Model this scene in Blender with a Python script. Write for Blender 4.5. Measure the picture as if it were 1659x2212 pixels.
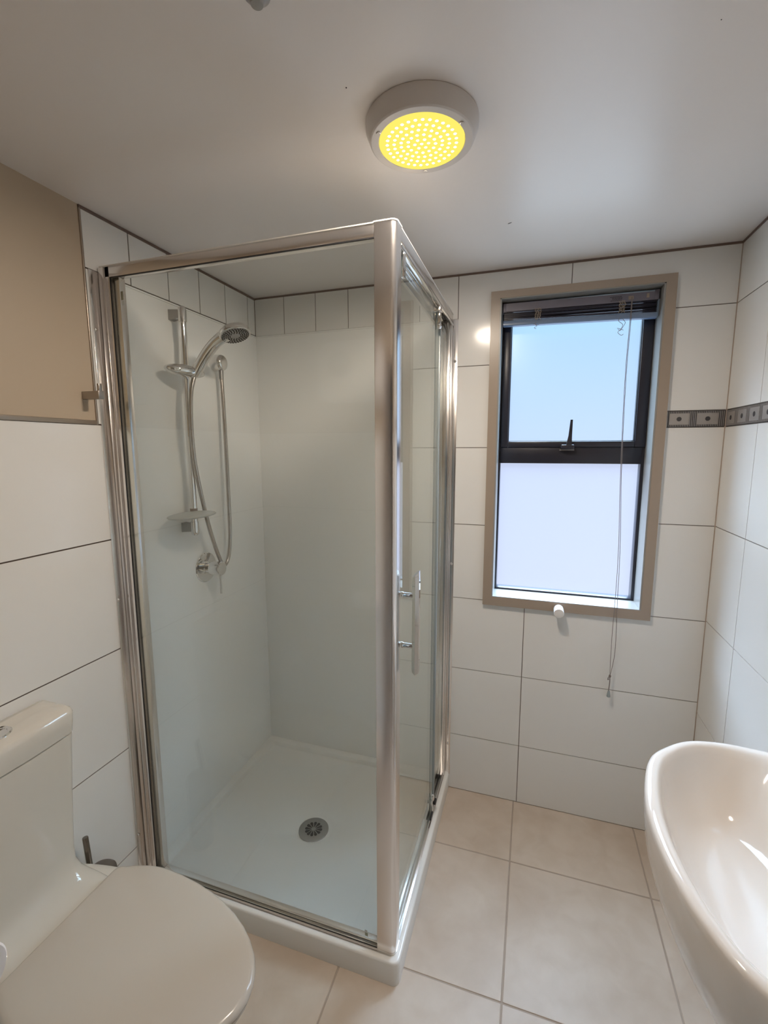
import bpy, bmesh, math, random
from mathutils import Vector, Matrix
random.seed(4)
for o in list(bpy.data.objects): bpy.data.objects.remove(o)
S = bpy.context.scene
COL = S.collection
PI = math.pi

# ------------------------------------------------------------------ camera
cam_d = bpy.data.cameras.new('camera'); cam = bpy.data.objects.new('camera', cam_d); COL.objects.link(cam)
cam_d.sensor_fit = 'HORIZONTAL'; cam_d.sensor_width = 36.0
cam_d.lens = 986.64 / 1659 * 36
cam_d.clip_start = 0.02
R0 = Vector((0.95134603, 0.30811927, -0.00180189))
R1 = Vector((0.0407098, -0.13148753, -0.99048157))
R2 = Vector((-0.30542339, 0.94221735, -0.13763362))
M = Matrix((( R0.x, -R1.x, -R2.x, 1.3411), (R0.y, -R1.y, -R2.y, -2.0649), (R0.z, -R1.z, -R2.z, 1.6670), (0, 0, 0, 1)))
cam.matrix_world = M
S.camera = cam

# ------------------------------------------------------------------ world, exposure
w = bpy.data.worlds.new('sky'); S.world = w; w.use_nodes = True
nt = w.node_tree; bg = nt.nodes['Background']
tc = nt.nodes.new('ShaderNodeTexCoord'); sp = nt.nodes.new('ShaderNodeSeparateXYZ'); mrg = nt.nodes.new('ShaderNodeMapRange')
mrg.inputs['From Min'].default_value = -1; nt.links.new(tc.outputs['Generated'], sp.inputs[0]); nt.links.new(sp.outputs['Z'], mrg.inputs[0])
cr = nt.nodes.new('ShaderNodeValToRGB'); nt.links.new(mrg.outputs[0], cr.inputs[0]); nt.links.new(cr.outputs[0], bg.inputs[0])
# made-up glow below, boosted sky above light the room; band behind pane kept dim
SHAPED_SKY = [(.20, (.74, .80, .88), .17), (.30, (.72, .80, .92), .16), (.345, (.70, .74, .93), .042), (.50, (.66, .73, .95), .042), (.60, (.53, .72, 1.0), .040), (.66, (.42, .80, 1.0), .044), (.72, (.58, .76, 1.0), .85), (.80, (.60, .78, 1.0), 1.0)]
while len(cr.color_ramp.elements) < len(SHAPED_SKY): cr.color_ramp.elements.new(.5)
for e, (p, c, k) in zip(cr.color_ramp.elements, SHAPED_SKY): e.position = p; e.color = (c[0] * k, c[1] * k, c[2] * k, 1)
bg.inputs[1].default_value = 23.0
S.view_settings.view_transform = 'Standard'; S.view_settings.look = 'None'
S.view_settings.gamma = 1.0; S.view_settings.use_curve_mapping = False
S.view_settings.exposure = 0.08
LED_L = 1900.0           # radiance of the lamp's LED chips

# ------------------------------------------------------------------ materials
def mat(name, base=(.8, .8, .8), rough=.5, metal=0.0, spec=.5, emit=None, es=0, coat=0, alpha=1, trans=0, ior=1.5):
    m = bpy.data.materials.new(name); m.use_nodes = True
    b = m.node_tree.nodes['Principled BSDF']
    b.inputs['Base Color'].default_value = (*base, 1)
    b.inputs['Roughness'].default_value = rough
    b.inputs['Metallic'].default_value = metal
    b.inputs['Specular IOR Level'].default_value = spec
    b.inputs['Coat Weight'].default_value = coat
    b.inputs['Transmission Weight'].default_value = trans
    b.inputs['IOR'].default_value = ior
    if emit:
        b.inputs['Emission Color'].default_value = (*emit, 1); b.inputs['Emission Strength'].default_value = es
    return m

def noise_mix(m, c1, c2, scale=4, detail=4, lo=.35, hi=.65, dist=0.0, to='Base Color', stretch=(1, 1, 1)):
    nt = m.node_tree; N = nt.nodes; L = nt.links
    tc = N.new('ShaderNodeTexCoord'); mp = N.new('ShaderNodeMapping'); mp.inputs['Scale'].default_value = stretch
    nz = N.new('ShaderNodeTexNoise'); nz.inputs['Scale'].default_value = scale; nz.inputs['Detail'].default_value = detail
    nz.inputs['Distortion'].default_value = dist
    cr = N.new('ShaderNodeValToRGB'); cr.color_ramp.elements[0].position = lo; cr.color_ramp.elements[1].position = hi
    cr.color_ramp.elements[0].color = (*c1, 1); cr.color_ramp.elements[1].color = (*c2, 1)
    L.new(tc.outputs['Object'], mp.inputs[0]); L.new(mp.outputs[0], nz.inputs[0]); L.new(nz.outputs[0], cr.inputs[0])
    L.new(cr.outputs[0], N['Principled BSDF'].inputs[to])
    return m, tc, mp

def bump(m, scale, strength, detail=2, dist=.001):
    nt = m.node_tree; N = nt.nodes; L = nt.links
    tc = N.new('ShaderNodeTexCoord'); nz = N.new('ShaderNodeTexNoise'); nz.inputs['Scale'].default_value = scale
    nz.inputs['Detail'].default_value = detail
    b = N.new('ShaderNodeBump'); b.inputs['Strength'].default_value = strength; b.inputs['Distance'].default_value = dist
    L.new(tc.outputs['Object'], nz.inputs[0]); L.new(nz.outputs[0], b.inputs['Height']); L.new(b.outputs[0], N['Principled BSDF'].inputs['Normal'])

TILE = mat('glazed_white_tile', (.80, .79, .76), .14, coat=0, spec=.5)
noise_mix(TILE, (.82, .81, .785), (.80, .79, .765), 1.2)
bump(TILE, 2.2, .12, 1, .004)
GROUT = mat('brown_grout', (.10, .075, .06), .9)
GROUTL = mat('grey_grout', (.22, .19, .17), .9)
PAINT = mat('beige_paint', (.50, .405, .30), .45); bump(PAINT, 180, .05)
CEIL = mat('ceiling_paint', (.78, .735, .705), .34, spec=.45); bump(CEIL, 1.8, .25, 1, .01)
LINER = mat('acrylic_liner', (.90, .90, .88), .16); bump(LINER, 1.5, .2, 1, .004)
TRIMM = mat('bronze_tile_trim', (.42, .36, .30), .3, .7)
TRIMB = mat('brown_sealant', (.17, .12, .10), .7)
FLOOR = mat('stone_floor_tile', (.6, .52, .44), .42)
def floor_mat(m):
    nt = m.node_tree; N = nt.nodes; L = nt.links
    tc = N.new('ShaderNodeTexCoord')
    def nz(s, d, di):
        n = N.new('ShaderNodeTexNoise'); n.inputs['Scale'].default_value = s; n.inputs['Detail'].default_value = d
        n.inputs['Distortion'].default_value = di; L.new(tc.outputs['Object'], n.inputs[0]); return n
    a = nz(2.6, 5, .3); b = nz(11, 9, .6)
    r1 = N.new('ShaderNodeValToRGB'); r1.color_ramp.elements[0].color = (.555, .455, .365, 1); r1.color_ramp.elements[1].color = (.67, .585, .50, 1)
    r1.color_ramp.elements[0].position = .33; r1.color_ramp.elements[1].position = .62
    r2 = N.new('ShaderNodeValToRGB'); r2.color_ramp.elements[0].color = (.93, .91, .885, 1); r2.color_ramp.elements[1].color = (1.0, 1.0, 1.0, 1)
    r2.color_ramp.elements[0].position = .35; r2.color_ramp.elements[1].position = .6
    mx = N.new('ShaderNodeMix'); mx.data_type = 'RGBA'; mx.blend_type = 'MULTIPLY'; mx.inputs[0].default_value = .9
    L.new(a.outputs[0], r1.inputs[0]); L.new(b.outputs[0], r2.inputs[0])
    L.new(r1.outputs[0], mx.inputs[6]); L.new(r2.outputs[0], mx.inputs[7]); L.new(mx.outputs[2], N['Principled BSDF'].inputs['Base Color'])
    bp = N.new('ShaderNodeBump'); bp.inputs['Strength'].default_value = .15; bp.inputs['Distance'].default_value = .002
    L.new(b.outputs[0], bp.inputs['Height']); L.new(bp.outputs[0], N['Principled BSDF'].inputs['Normal'])
floor_mat(FLOOR)
FGROUT = mat('floor_grout', (.44, .37, .31), .9)
BORD_D = mat('border_dark_glass', (.06, .058, .062), .25)
BORD_R = mat('border_ribs', (.30, .28, .27), .3)
BORD_L = mat('border_silver', (.42, .39, .37), .25, .3)
CERAM = mat('white_ceramic', (.84, .78, .72), .06, coat=.3)
SEAT = mat('white_seat_plastic', (.58, .525, .455), .16)
CERT = mat('ivory_ceramic', (.68, .635, .56), .06, coat=.3)
TRAYM = mat('white_acrylic_tray', (.87, .86, .83), .13)
CHROME = mat('chrome', (.80, .79, .78), .04, 1)
SATIN = mat('polished_aluminium', (.83, .80, .78), .2, 1)
BRUSH = mat('brushed_steel', (.42, .39, .36), .32, 1)
BRONZE = mat('dark_polished_steel', (.25, .22, .19), .12, 1)
GREYM = mat('satin_grey_metal', (.40, .39, .38), .4, .8)
BLACK = mat('black_rubber', (.015, .015, .018), .5)
HOSE = mat('steel_hose', (.50, .46, .43), .25, 1)
NAVY = mat('dark_aluminium', (.022, .022, .033), .32)
TAUPE = mat('taupe_gloss_paint', (.36, .29, .23), .3)
REVEAL = mat('pale_taupe_gloss_paint', (.30, .295, .28), .3)
WHITEP = mat('white_plastic', (.80, .78, .76), .3)
CORDM = mat('grey_cord', (.22, .19, .18), .8)
TAPE = mat('tan_ladder_cord', (.30, .25, .20), .8)
BLINDH = mat('dark_headrail', (.16, .15, .19), .35)
SLAT = mat('dark_blind_slat', (.035, .033, .055), .22)
BLINDB = mat('blue_grey_bottom_rail', (.16, .22, .33), .25)
EDGE = mat('green_glass_edge', (.012, .05, .06), .15)
SEALM = mat('clear_seal', (.30, .34, .35), .3)
LABEL = mat('label_olive', (.30, .31, .22), .5)
LABELW = mat('label_clear', (.62, .64, .62), .4)
PAPER = mat('toilet_paper', (.86, .84, .84), .95)
HALL = mat('hall_wall_paint', (.66, .62, .56), .6)
INK = mat('dark_ink', (.03, .03, .04), .6)
DISH = mat('frosted_plastic', (.72, .73, .70), .35, trans=.35)

def glass_mat(name, tint, refl=1.0):
    m = bpy.data.materials.new(name); m.use_nodes = True; nt = m.node_tree; N = nt.nodes; L = nt.links; N.clear()
    out = N.new('ShaderNodeOutputMaterial'); mx = N.new('ShaderNodeMixShader')
    tr = N.new('ShaderNodeBsdfTransparent'); tr.inputs[0].default_value = (*tint, 1)
    gl = N.new('ShaderNodeBsdfGlossy'); gl.inputs['Roughness'].default_value = 0.0
    gl.inputs['Color'].default_value = (.97, 1, .98, 1)
    fr = N.new('ShaderNodeFresnel'); ge = N.new('ShaderNodeNewGeometry')
    mr = N.new('ShaderNodeMapRange'); mr.inputs['To Min'].default_value = 1.4; mr.inputs['To Max'].default_value = 1 / 1.4
    L.new(ge.outputs['Backfacing'], mr.inputs['Value']); L.new(mr.outputs[0], fr.inputs['IOR'])
    L.new(fr.outputs[0], mx.inputs[0]); L.new(tr.outputs[0], mx.inputs[1]); L.new(gl.outputs[0], mx.inputs[2]); L.new(mx.outputs[0], out.inputs[0])
    return m
GLASS = glass_mat('clear_shower_glass', (.98, .992, .980))

def pane_mat(name, tint):
    """obscure glass: lets the daylight through, scatters a little of it, faint reflection"""
    m = bpy.data.materials.new(name); m.use_nodes = True; nt = m.node_tree; N = nt.nodes; L = nt.links; N.clear()
    out = N.new('ShaderNodeOutputMaterial'); m1 = N.new('ShaderNodeMixShader'); m2 = N.new('ShaderNodeMixShader')
    tr = N.new('ShaderNodeBsdfTransparent'); tr.inputs[0].default_value = (*tint, 1)
    tl = N.new('ShaderNodeBsdfTranslucent'); tl.inputs[0].default_value = (.75, .85, 1, 1)
    gl = N.new('ShaderNodeBsdfGlossy'); gl.inputs['Roughness'].default_value = .25
    m1.inputs[0].default_value = .02; m2.inputs[0].default_value = .03
    L.new(tr.outputs[0], m1.inputs[1]); L.new(tl.outputs[0], m1.inputs[2]); L.new(m1.outputs[0], m2.inputs[1]); L.new(gl.outputs[0], m2.inputs[2]); L.new(m2.outputs[0], out.inputs[0])
    return m
PANE_U = pane_mat('frosted_pane_upper', (.90, .95, .97))
PANE_L = pane_mat('frosted_pane_lower', (.95, .96, .97))

def emis(name, c, s):
    m = bpy.data.materials.new(name); m.use_nodes = True; nt = m.node_tree; nt.nodes.clear()
    o = nt.nodes.new('ShaderNodeOutputMaterial'); e = nt.nodes.new('ShaderNodeEmission')
    e.inputs[0].default_value = (*c, 1); e.inputs[1].default_value = s; nt.links.new(e.outputs[0], o.inputs[0]); return m

# ------------------------------------------------------------------ mesh builder
class MB:
    def __init__(self): self.bm = bmesh.new(); self.mats = []
    def mi(self, m):
        if m is None: return 0
        if m not in self.mats: self.mats.append(m)
        return self.mats.index(m)
    def _fin(self, faces, m, smooth=False):
        i = self.mi(m)
        for f in faces: f.material_index = i; f.smooth = smooth
    def box(self, x0, x1, y0, y1, z0, z1, m=None, bev=0, seg=2, T=None):
        tmp = bmesh.new()
        bmesh.ops.create_cube(tmp, size=1)
        for v in tmp.verts:
            v.co = Vector(((x0 + x1) / 2 + v.co.x * (x1 - x0), (y0 + y1) / 2 + v.co.y * (y1 - y0), (z0 + z1) / 2 + v.co.z * (z1 - z0)))
        if bev > 0: bmesh.ops.bevel(tmp, geom=tmp.edges[:], offset=bev, segments=seg, affect='EDGES', profile=.5)
        self._merge(tmp, m, bev > 0, T)
    def _merge(self, tmp, m, smooth, T=None):
        if T is not None: bmesh.ops.transform(tmp, matrix=T, verts=tmp.verts)
        bmesh.ops.recalc_face_normals(tmp, faces=tmp.faces)
        mp = {v: self.bm.verts.new(v.co) for v in tmp.verts}
        i = self.mi(m)
        for f in tmp.faces:
            try: g = self.bm.faces.new([mp[v] for v in f.verts])
            except ValueError: continue
            g.material_index = i; g.smooth = smooth
        tmp.free()
    def loft(self, loops, m=None, cap0=True, cap1=True, smooth=True, T=None, closed=True):
        tmp = bmesh.new(); rows = [[tmp.verts.new(Vector(p)) for p in l] for l in loops]
        n = len(rows[0])
        for a, b in zip(rows, rows[1:]):
            for k in range(n if closed else n - 1):
                tmp.faces.new((a[k], a[(k + 1) % n], b[(k + 1) % n], b[k]))
        if cap0: tmp.faces.new(rows[0])
        if cap1: tmp.faces.new(rows[-1])
        self._merge(tmp, m, smooth, T)
    def prism(self, pts, z0, z1, m=None, T=None, smooth=False):
        self.loft([[(x, y, z0) for x, y in pts], [(x, y, z1) for x, y in pts]], m, smooth=smooth, T=T)
    def lathe(self, prof, origin, axis=(0, 0, 1), m=None, n=40, sx=1, sy=1, roll=0):
        q = Vector((0, 0, 1)).rotation_difference(Vector(axis).normalized()).to_matrix().to_4x4()
        T = Matrix.Translation(Vector(origin)) @ q @ Matrix.Rotation(roll, 4, 'Z')
        loops = [[(max(r, 1e-5) * math.cos(2 * PI * k / n) * sx, max(r, 1e-5) * math.sin(2 * PI * k / n) * sy, z) for k in range(n)] for r, z in prof]
        self.loft(loops, m, T=T)
    def cyl(self, p0, p1, r, m=None, n=24, bev=0):
        p0 = Vector(p0); p1 = Vector(p1); h = (p1 - p0).length
        pr = [(r, 0), (r, h)] if not bev else [(r - bev, 0), (r, bev), (r, h - bev), (r - bev, h)]
        self.lathe(pr, p0, p1 - p0, m, n)
    def tube(self, pts, rad, m=None, n=12, smooth_path=True, sub=6):
        P = [Vector(p) for p in pts]; Rr = rad if isinstance(rad, (list, tuple)) else [rad] * len(P)
        if smooth_path and len(P) > 2:
            Q = []; RR = []
            for i in range(len(P) - 1):
                p0 = P[max(i - 1, 0)]; p1 = P[i]; p2 = P[i + 1]; p3 = P[min(i + 2, len(P) - 1)]
                for k in range(sub):
                    t = k / sub
                    Q.append(.5 * ((2 * p1) + (p2 - p0) * t + (2 * p0 - 5 * p1 + 4 * p2 - p3) * t * t + (3 * p1 - p0 - 3 * p2 + p3) * t ** 3))
                    RR.append(Rr[i] * (1 - t) + Rr[i + 1] * t)
            Q.append(P[-1]); RR.append(Rr[-1]); P, Rr = Q, RR
        loops = []; up = None
        for i, p in enumerate(P):
            d = (P[min(i + 1, len(P) - 1)] - P[max(i - 1, 0)]).normalized()
            if up is None:
                up = Vector((0, 0, 1)) if abs(d.z) < .9 else Vector((1, 0, 0))
            s = d.cross(up).normalized(); up = s.cross(d).normalized()
            loops.append([tuple(p + (s * math.cos(2 * PI * k / n) + up * math.sin(2 * PI * k / n)) * Rr[i]) for k in range(n)])
        self.loft(loops, m)
    def ellipsoid(self, c, a, b, h, m=None, n=32, k=14, T=None):
        pr = [(math.sin(PI * i / k), -math.cos(PI * i / k)) for i in range(k + 1)]
        Tm = Matrix.Translation(Vector(c)) @ (T or Matrix.Identity(4)) @ Matrix.Diagonal((a, b, h, 1))
        loops = [[(max(r, 1e-4) * math.cos(2 * PI * j / n), max(r, 1e-4) * math.sin(2 * PI * j / n), z) for j in range(n)] for r, z in pr]
        self.loft(loops, m, T=Tm)
    def quadpoly(self, pts, m=None, thick=None):
        tmp = bmesh.new(); tmp.faces.new([tmp.verts.new(Vector(p)) for p in pts]); self._merge(tmp, m, False)
    def build(self, name, m=None, parent=None, ang=40):
        if m is not None and not self.mats: self.mats = [m]
        me = bpy.data.meshes.new(name); bm = self.bm
        xs = [v.co for v in bm.verts]
        c = Vector([(min(p[i] for p in xs) + max(p[i] for p in xs)) / 2 for i in range(3)])
        if parent is None: c.z = min(p.z for p in xs)
        for v in bm.verts: v.co -= c
        bm.to_mesh(me); bm.free()
        for mm in self.mats: me.materials.append(mm)
        me.set_sharp_from_angle(angle=math.radians(ang))
        o = bpy.data.objects.new(name, me); COL.objects.link(o)
        WPOS[o.name] = c.copy()
        if parent is not None:
            o.parent = parent; o.location = c - WPOS[parent.name]
        else: o.location = c
        return o
WPOS = {}
def tag(o, label=None, cat=None, group=None, kind=None):
    if label: o['label'] = label
    if cat: o['category'] = cat
    if group: o['group'] = group
    if kind: o['kind'] = kind
    return o
def thing(name, loc, label, cat, group=None):
    o = bpy.data.objects.new(name, None); COL.objects.link(o); o.location = loc; o.empty_display_size = .05
    WPOS[o.name] = Vector(loc); return tag(o, label, cat, group)
def struct(name, mb, m=None, parent=None, label=None):
    o = mb.build(name, m, parent)
    if parent is None: o['kind'] = 'structure'
    if label: o['label'] = label
    return o
def sbox(name, *a, **k):
    mb = MB(); m = k.pop('m'); par = k.pop('parent', None); mb.box(*a, m=m, **k); return mb.build(name, m, par)

# ------------------------------------------------------------------ room
W = 2.029; D = -1.79; H = 2.40; T = .003   # T: tile face stands this far in front of the grout bed
def subtract(r, h):
    x0, x1, z0, z1 = r
    if h is None or h[0] >= x1 or h[1] <= x0 or h[2] >= z1 or h[3] <= z0: return [r]
    out = []
    if x0 < h[0]: out.append((x0, h[0], z0, z1))
    if x1 > h[1]: out.append((h[1], x1, z0, z1))
    a, b = max(x0, h[0]), min(x1, h[1])
    if z0 < h[2]: out.append((a, b, z0, h[2]))
    if z1 > h[3]: out.append((a, b, h[3], z1))
    return out
G = .0017
def tiles(mb, axis, rects, hole=None, m=TILE):
    """rects of tiles (u0,u1,z0,z1); joints are the gaps that show the grout bed behind"""
    for (u0, u1, z0, z1) in rects:
        g = .0023 if axis == 'A' else G
        for (a, b, c, d) in subtract((u0 + g, u1 - g, z0 + g, z1 - g), hole):
            if axis == 'A': mb.box(0 - .002, T, a, b, c, d, m=m)
            if axis == 'B': mb.box(a, b, -T, .002, c, d, m=m)
            if axis == 'C': mb.box(W - T, W + .002, a, b, c, d, m=m)
            if axis == 'D': mb.box(a, b, D - .002, D + T, c, d, m=m)
def grid(us, zs): return [(a, b, c, d) for a, b in zip(us, us[1:]) for c, d in zip(zs, zs[1:])]

# floor: grout bed and stone tiles
mb = MB(); mb.box(-.1, W + .1, D - 1.4, .1, -.1, -.002, m=FGROUT)
fx = [-.22, .295, .808, 1.318, 1.828, 2.029]; fy = [-3.19, -2.88, -2.37, -1.86, -1.352, -.845, -.34, 0.0]
for a, b in zip(fx, fx[1:]):
    for c, d in zip(fy, fy[1:]):
        mb.box(max(a, -.1) + .0026, b - .0026, c + .0026, d - .0026, -.01, 0, m=FLOOR, bev=.0012, seg=1)
struct('floor', mb)
mb = MB(); mb.box(-.1, W + .1, D - 1.4, .1, H, H + .1, m=CEIL)
mb.ellipsoid((.946, -1.092, H), .0016, .0016, .0012, INK, 8, 4); mb.tube([(1.232, -.395, H - .0004), (1.238, -.400, H - .0008), (1.243, -.402, H - .0004)], .0007, INK, 6)
mb.ellipsoid((1.62, -1.03, H), .0011, .0011, .0009, INK, 8, 4); struct('ceiling', mb)

# left wall
mb = MB()
mb.box(-.1, 0, D, .1, 0, H, m=GROUT)
zA = [0, .206, .604, .980, 1.365, 1.745]
tiles(mb, 'A', [(D, -.45, a, b) for a, b in zip(zA, zA[1:])] + [(-.45, -.004, a, b) for a, b in zip(zA, zA[1:])])
tiles(mb, 'A', [(-.924, -.004, 1.745, 2.222)])
tiles(mb, 'A', grid([-.924, -.751, -.576, -.404, -.235, -.064, -.004], [2.222, 2.396]))
mb.box(-.002, .0015, D, -.930, 1.757, H, m=PAINT)
struct('wall_left', mb)
# back wall with window opening
HX0, HX1, HZ0, HZ1 = 1.186, 1.790, 1.000, 2.284
mb = MB()
for (a, b, c, d) in subtract((-.1, W + .1, 0, H), (HX0, HX1, HZ0, HZ1)): mb.box(a, b, 0, .16, c, d, m=GROUTL)
hole = (1.165, 1.81, .98, 2.30)
tiles(mb, 'B', grid([.63, 1.332, W - .003], [0, .289, .631, .978]), hole)
tiles(mb, 'B', grid([-.0, .63], [0, .289, .631, .978]))
tiles(mb, 'B', grid([.46, 1.165], [.978, 1.325, 1.670, 2.020]), hole)
tiles(mb, 'B', grid([0, .46], [.978, 1.325, 1.670, 2.020]), hole)
tiles(mb, 'B', [(0, 1.010, 2.02, 2.218), (1.010, 1.460, 2.02, 2.395)], hole)
tiles(mb, 'B', grid([.002, .165, .333, .5, .667, .84, 1.01], [2.218, 2.395]))
tiles(mb, 'B', [(1.46, W - .003, 2.190, 2.395), (1.6, W - .003, 1.809, 2.190), (1.6, W - .003, 1.365, 1.746), (1.6, W - .003, .978, 1.365)], hole)
struct('wall_back', mb)
# right wall
mb = MB(); mb.box(W, W + .1, D, 0, 0, H, m=GROUTL)
tiles(mb, 'C', grid([D, -1.67, -.97, -.27, -.003], [0, .2, .588, .981, 1.365, 1.746]))
tiles(mb, 'C', grid([D, -1.67, -.97, -.27, -.003], [1.809, 2.190, 2.395]))
struct('wall_right', mb)
# front wall (behind the camera) with door opening
DX0, DX1, DZ = .72, 1.56, 2.05
mb = MB()
for (a, b, c, d) in subtract((-.1, W + .1, 0, H), (DX0, DX1, 0, DZ)): mb.box(a, b, D - .1, D, c, d, m=GROUTL)
hD = (DX0, DX1, -.1, DZ)
tiles(mb, 'D', grid([.002, .29, .95, 1.65, W], zA), (DX0 - .07, DX1 + .07, -.1, DZ + .07))
for (a, b, c, d) in subtract((0, W, 1.748, H), hD): mb.box(a, b, D - .001, D + .0015, c, d, m=PAINT)
struct('wall_front', mb)
# hall beyond the door opening
mb = MB()
mb.box(-.1, -.05, D - 1.4, D - .1, 0, H, m=HALL); mb.box(W + .05, W + .1, D - 1.4, D - .1, 0, H, m=HALL)
mb.box(-.1, W + .1, D - 1.45, D - 1.4, 0, H, m=HALL)
struct('wall_hall', mb)
# door lining
mb = MB()
mb.box(DX0 - .06, DX0, D, D + .012, 0, DZ + .06, m=TAUPE, bev=.002); mb.box(DX1, DX1 + .06, D, D + .012, 0, DZ + .06, m=TAUPE, bev=.002)
mb.box(DX0, DX1, D, D + .012, DZ, DZ + .06, m=TAUPE, bev=.002)
struct('trim_1', mb)
# tile edge trims
mb = MB(); mb.box(0, .008, D, -.930, 1.744, 1.758, m=TRIMM, bev=.003); struct('trim_2', mb)
mb = MB(); mb.box(0, .006, -.930, -.924, 1.744, H - .004, m=TRIMM, bev=.002); struct('trim_3', mb)
mb = MB(); mb.box(0, .006, -.930, -.002, H - .010, H - .001, m=TRIMB); struct('trim_4', mb)
mb = MB(); mb.box(.0, W, -.006, 0, H - .008, H - .0005, m=TRIMB); struct('trim_5', mb)
mb = MB(); mb.box(W - .006, W, D, -.006, H - .008, H - .0005, m=TRIMB); struct('trim_6', mb)
mb = MB(); mb.box(W - .0055, W, -.0055, 0, 0, H - .01, m=mat('corner_sealant', (.42, .33, .27), .6)); struct('trim_7', mb)

# mosaic border strips
def border(name, axis, u0, u1, centres):
    mb = MB()
    def B(a, b, c, d, dep, m):
        if axis == 'B': mb.box(a, b, -T - dep, .001, c, d, m=m)
        else: mb.box(W - T - dep, W + .001, a, b, c, d, m=m)
    z0, z1 = 1.747, 1.808
    B(u0, u1, z0, z1, -.0005, BORD_D)
    u = u0 + .003
    while u < u1 - .002:
        B(u, u + .0024, z0 + .002, z1 - .002, .0003, BORD_R); u += .0058
    for c in centres:
        B(max(c - .034, u0), min(c + .034, u1), z0 + .009, z1 - .009, .0007, BORD_L)
        zc = (z0 + z1) / 2
        if u0 < c < u1:
            if axis == 'B': mb.cyl((c, 0, zc), (c, -T - .0012, zc), .0085, BORD_D, 20)
            else: mb.cyl((W, c, zc), (W - T - .0012, c, zc), .0085, BORD_D, 20)
    o = mb.build(name); o['kind'] = 'structure'; return o
border('trim_8', 'B', 1.8, W - .004, [1.872, 1.967])
border('trim_9', 'C', D, -.004, [-.048 - .0945 * k for k in range(19)])

# ------------------------------------------------------------------ window_1
win = bpy.data.objects.new('window_1', None); COL.objects.link(win); win.location = ((HX0 + HX1) / 2, 0, HZ0); WPOS['window_1'] = Vector(win.location)
win['kind'] = 'structure'
def frame4(mb, x0, x1, z0, z1, ix0, ix1, iz0, iz1, y0, y1, m, bev=.0015):
    mb.box(x0, ix0, y0, y1, z0, z1, m=m, bev=bev); mb.box(ix1, x1, y0, y1, z0, z1, m=m, bev=bev)
    mb.box(ix0, ix1, y0, y1, z0, iz0, m=m, bev=bev); mb.box(ix0, ix1, y0, y1, iz1, z1, m=m, bev=bev)
def mitred(mb, o, i, y0, y1, m):
    (x0, x1, z0, z1), (a0, a1, c0, c1) = o, i
    for q in ([(x0, z0), (a0, c0), (a0, c1), (x0, z1)], [(x1, z0), (x1, z1), (a1, c1), (a1, c0)],
              [(x0, z0), (x1, z0), (a1, c0), (a0, c0)], [(x0, z1), (a0, c1), (a1, c1), (x1, z1)]):
        mb.loft([[(x, y0, z) for x, z in q], [(x, y1, z) for x, z in q]], m, smooth=False)
mb = MB(); mitred(mb, (1.149, 1.826, .963, 2.311), (1.186, 1.790, 1.003, 2.282), -.020, 0, TAUPE)
mb.build('architrave', None, win)
mb = MB()
mb.tube([(1.828, -.004, .985 + k * .12) if k % 3 else (1.8295, -.0045, .985 + k * .12) for k in range(12)], .0024, WHITEP, 8, sub=3)
mb.tube([(1.46 + k * .04, -.004, 2.3135 + (.0012 if k % 2 else 0)) for k in range(10)], .0024, WHITEP, 8, sub=3)
mb.build('sealant', None, win)
mb = MB()
t = .006
mb.box(HX0, HX0 + t, -.018, .104, HZ0, HZ1, m=REVEAL); mb.box(HX1 - t, HX1, -.018, .104, HZ0, HZ1, m=REVEAL)
mb.box(HX0, HX1, -.018, .104, HZ1 - t, HZ1, m=REVEAL); mb.box(HX0, HX1, -.0195, .104, HZ0 - .002, HZ0 + t, m=REVEAL)
mb.build('reveal_lining', None, win)
FY0, FY1 = .100, .150
mb = MB()
frame4(mb, 1.187, 1.789, .996, 2.284, 1.199, 1.772, 1.014, 2.262, FY0, FY1, NAVY)
mb.box(1.197, 1.774, FY0 - .004, FY1, 1.600, 1.672, m=NAVY, bev=.002)
mb.build('window_frame', None, win)
mb = MB()
frame4(mb, 1.199, 1.783, 1.672, 2.262, 1.230, 1.742, 1.697, 2.235, FY0 - .012, FY0 + .03, NAVY, .003)
sash = mb.build('sash', None, win)
mb = MB(); frame4(mb, 1.224, 1.748, 1.692, 2.240, 1.233, 1.739, 1.700, 2.232, FY0 - .004, FY0 + .02, BLACK, .001); mb.build('sash_gasket', None, sash)
tag(sbox('pane', 1.226, 1.746, .112, .118, 1.694, 2.240, m=PANE_U, parent=win), 'upper frosted glass pane lit blue by daylight')
tag(sbox('pane', 1.195, 1.776, .120, .126, 1.010, 1.604, m=PANE_L, parent=win), 'lower frosted glass pane lit white by daylight')
mb = MB()
mb.box(1.455, 1.507, .060, .092, 1.662, 1.682, m=NAVY, bev=.003)
mb.loft([[(1.474, .062, 1.676), (1.497, .062, 1.676), (1.497, .078, 1.676), (1.474, .078, 1.676)],
         [(1.482, .060, 1.72), (1.496, .060, 1.72), (1.496, .074, 1.72), (1.482, .074, 1.72)],
         [(1.487, .058, 1.787), (1.496, .058, 1.787), (1.496, .070, 1.787), (1.487, .070, 1.787)]], NAVY, smooth=False)
mb.build('window_handle', None, sash)
sbox('handle_strip', 1.450, 1.510, .086, .0885, 1.657, 1.6615, m=GREYM, parent=sash)

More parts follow.
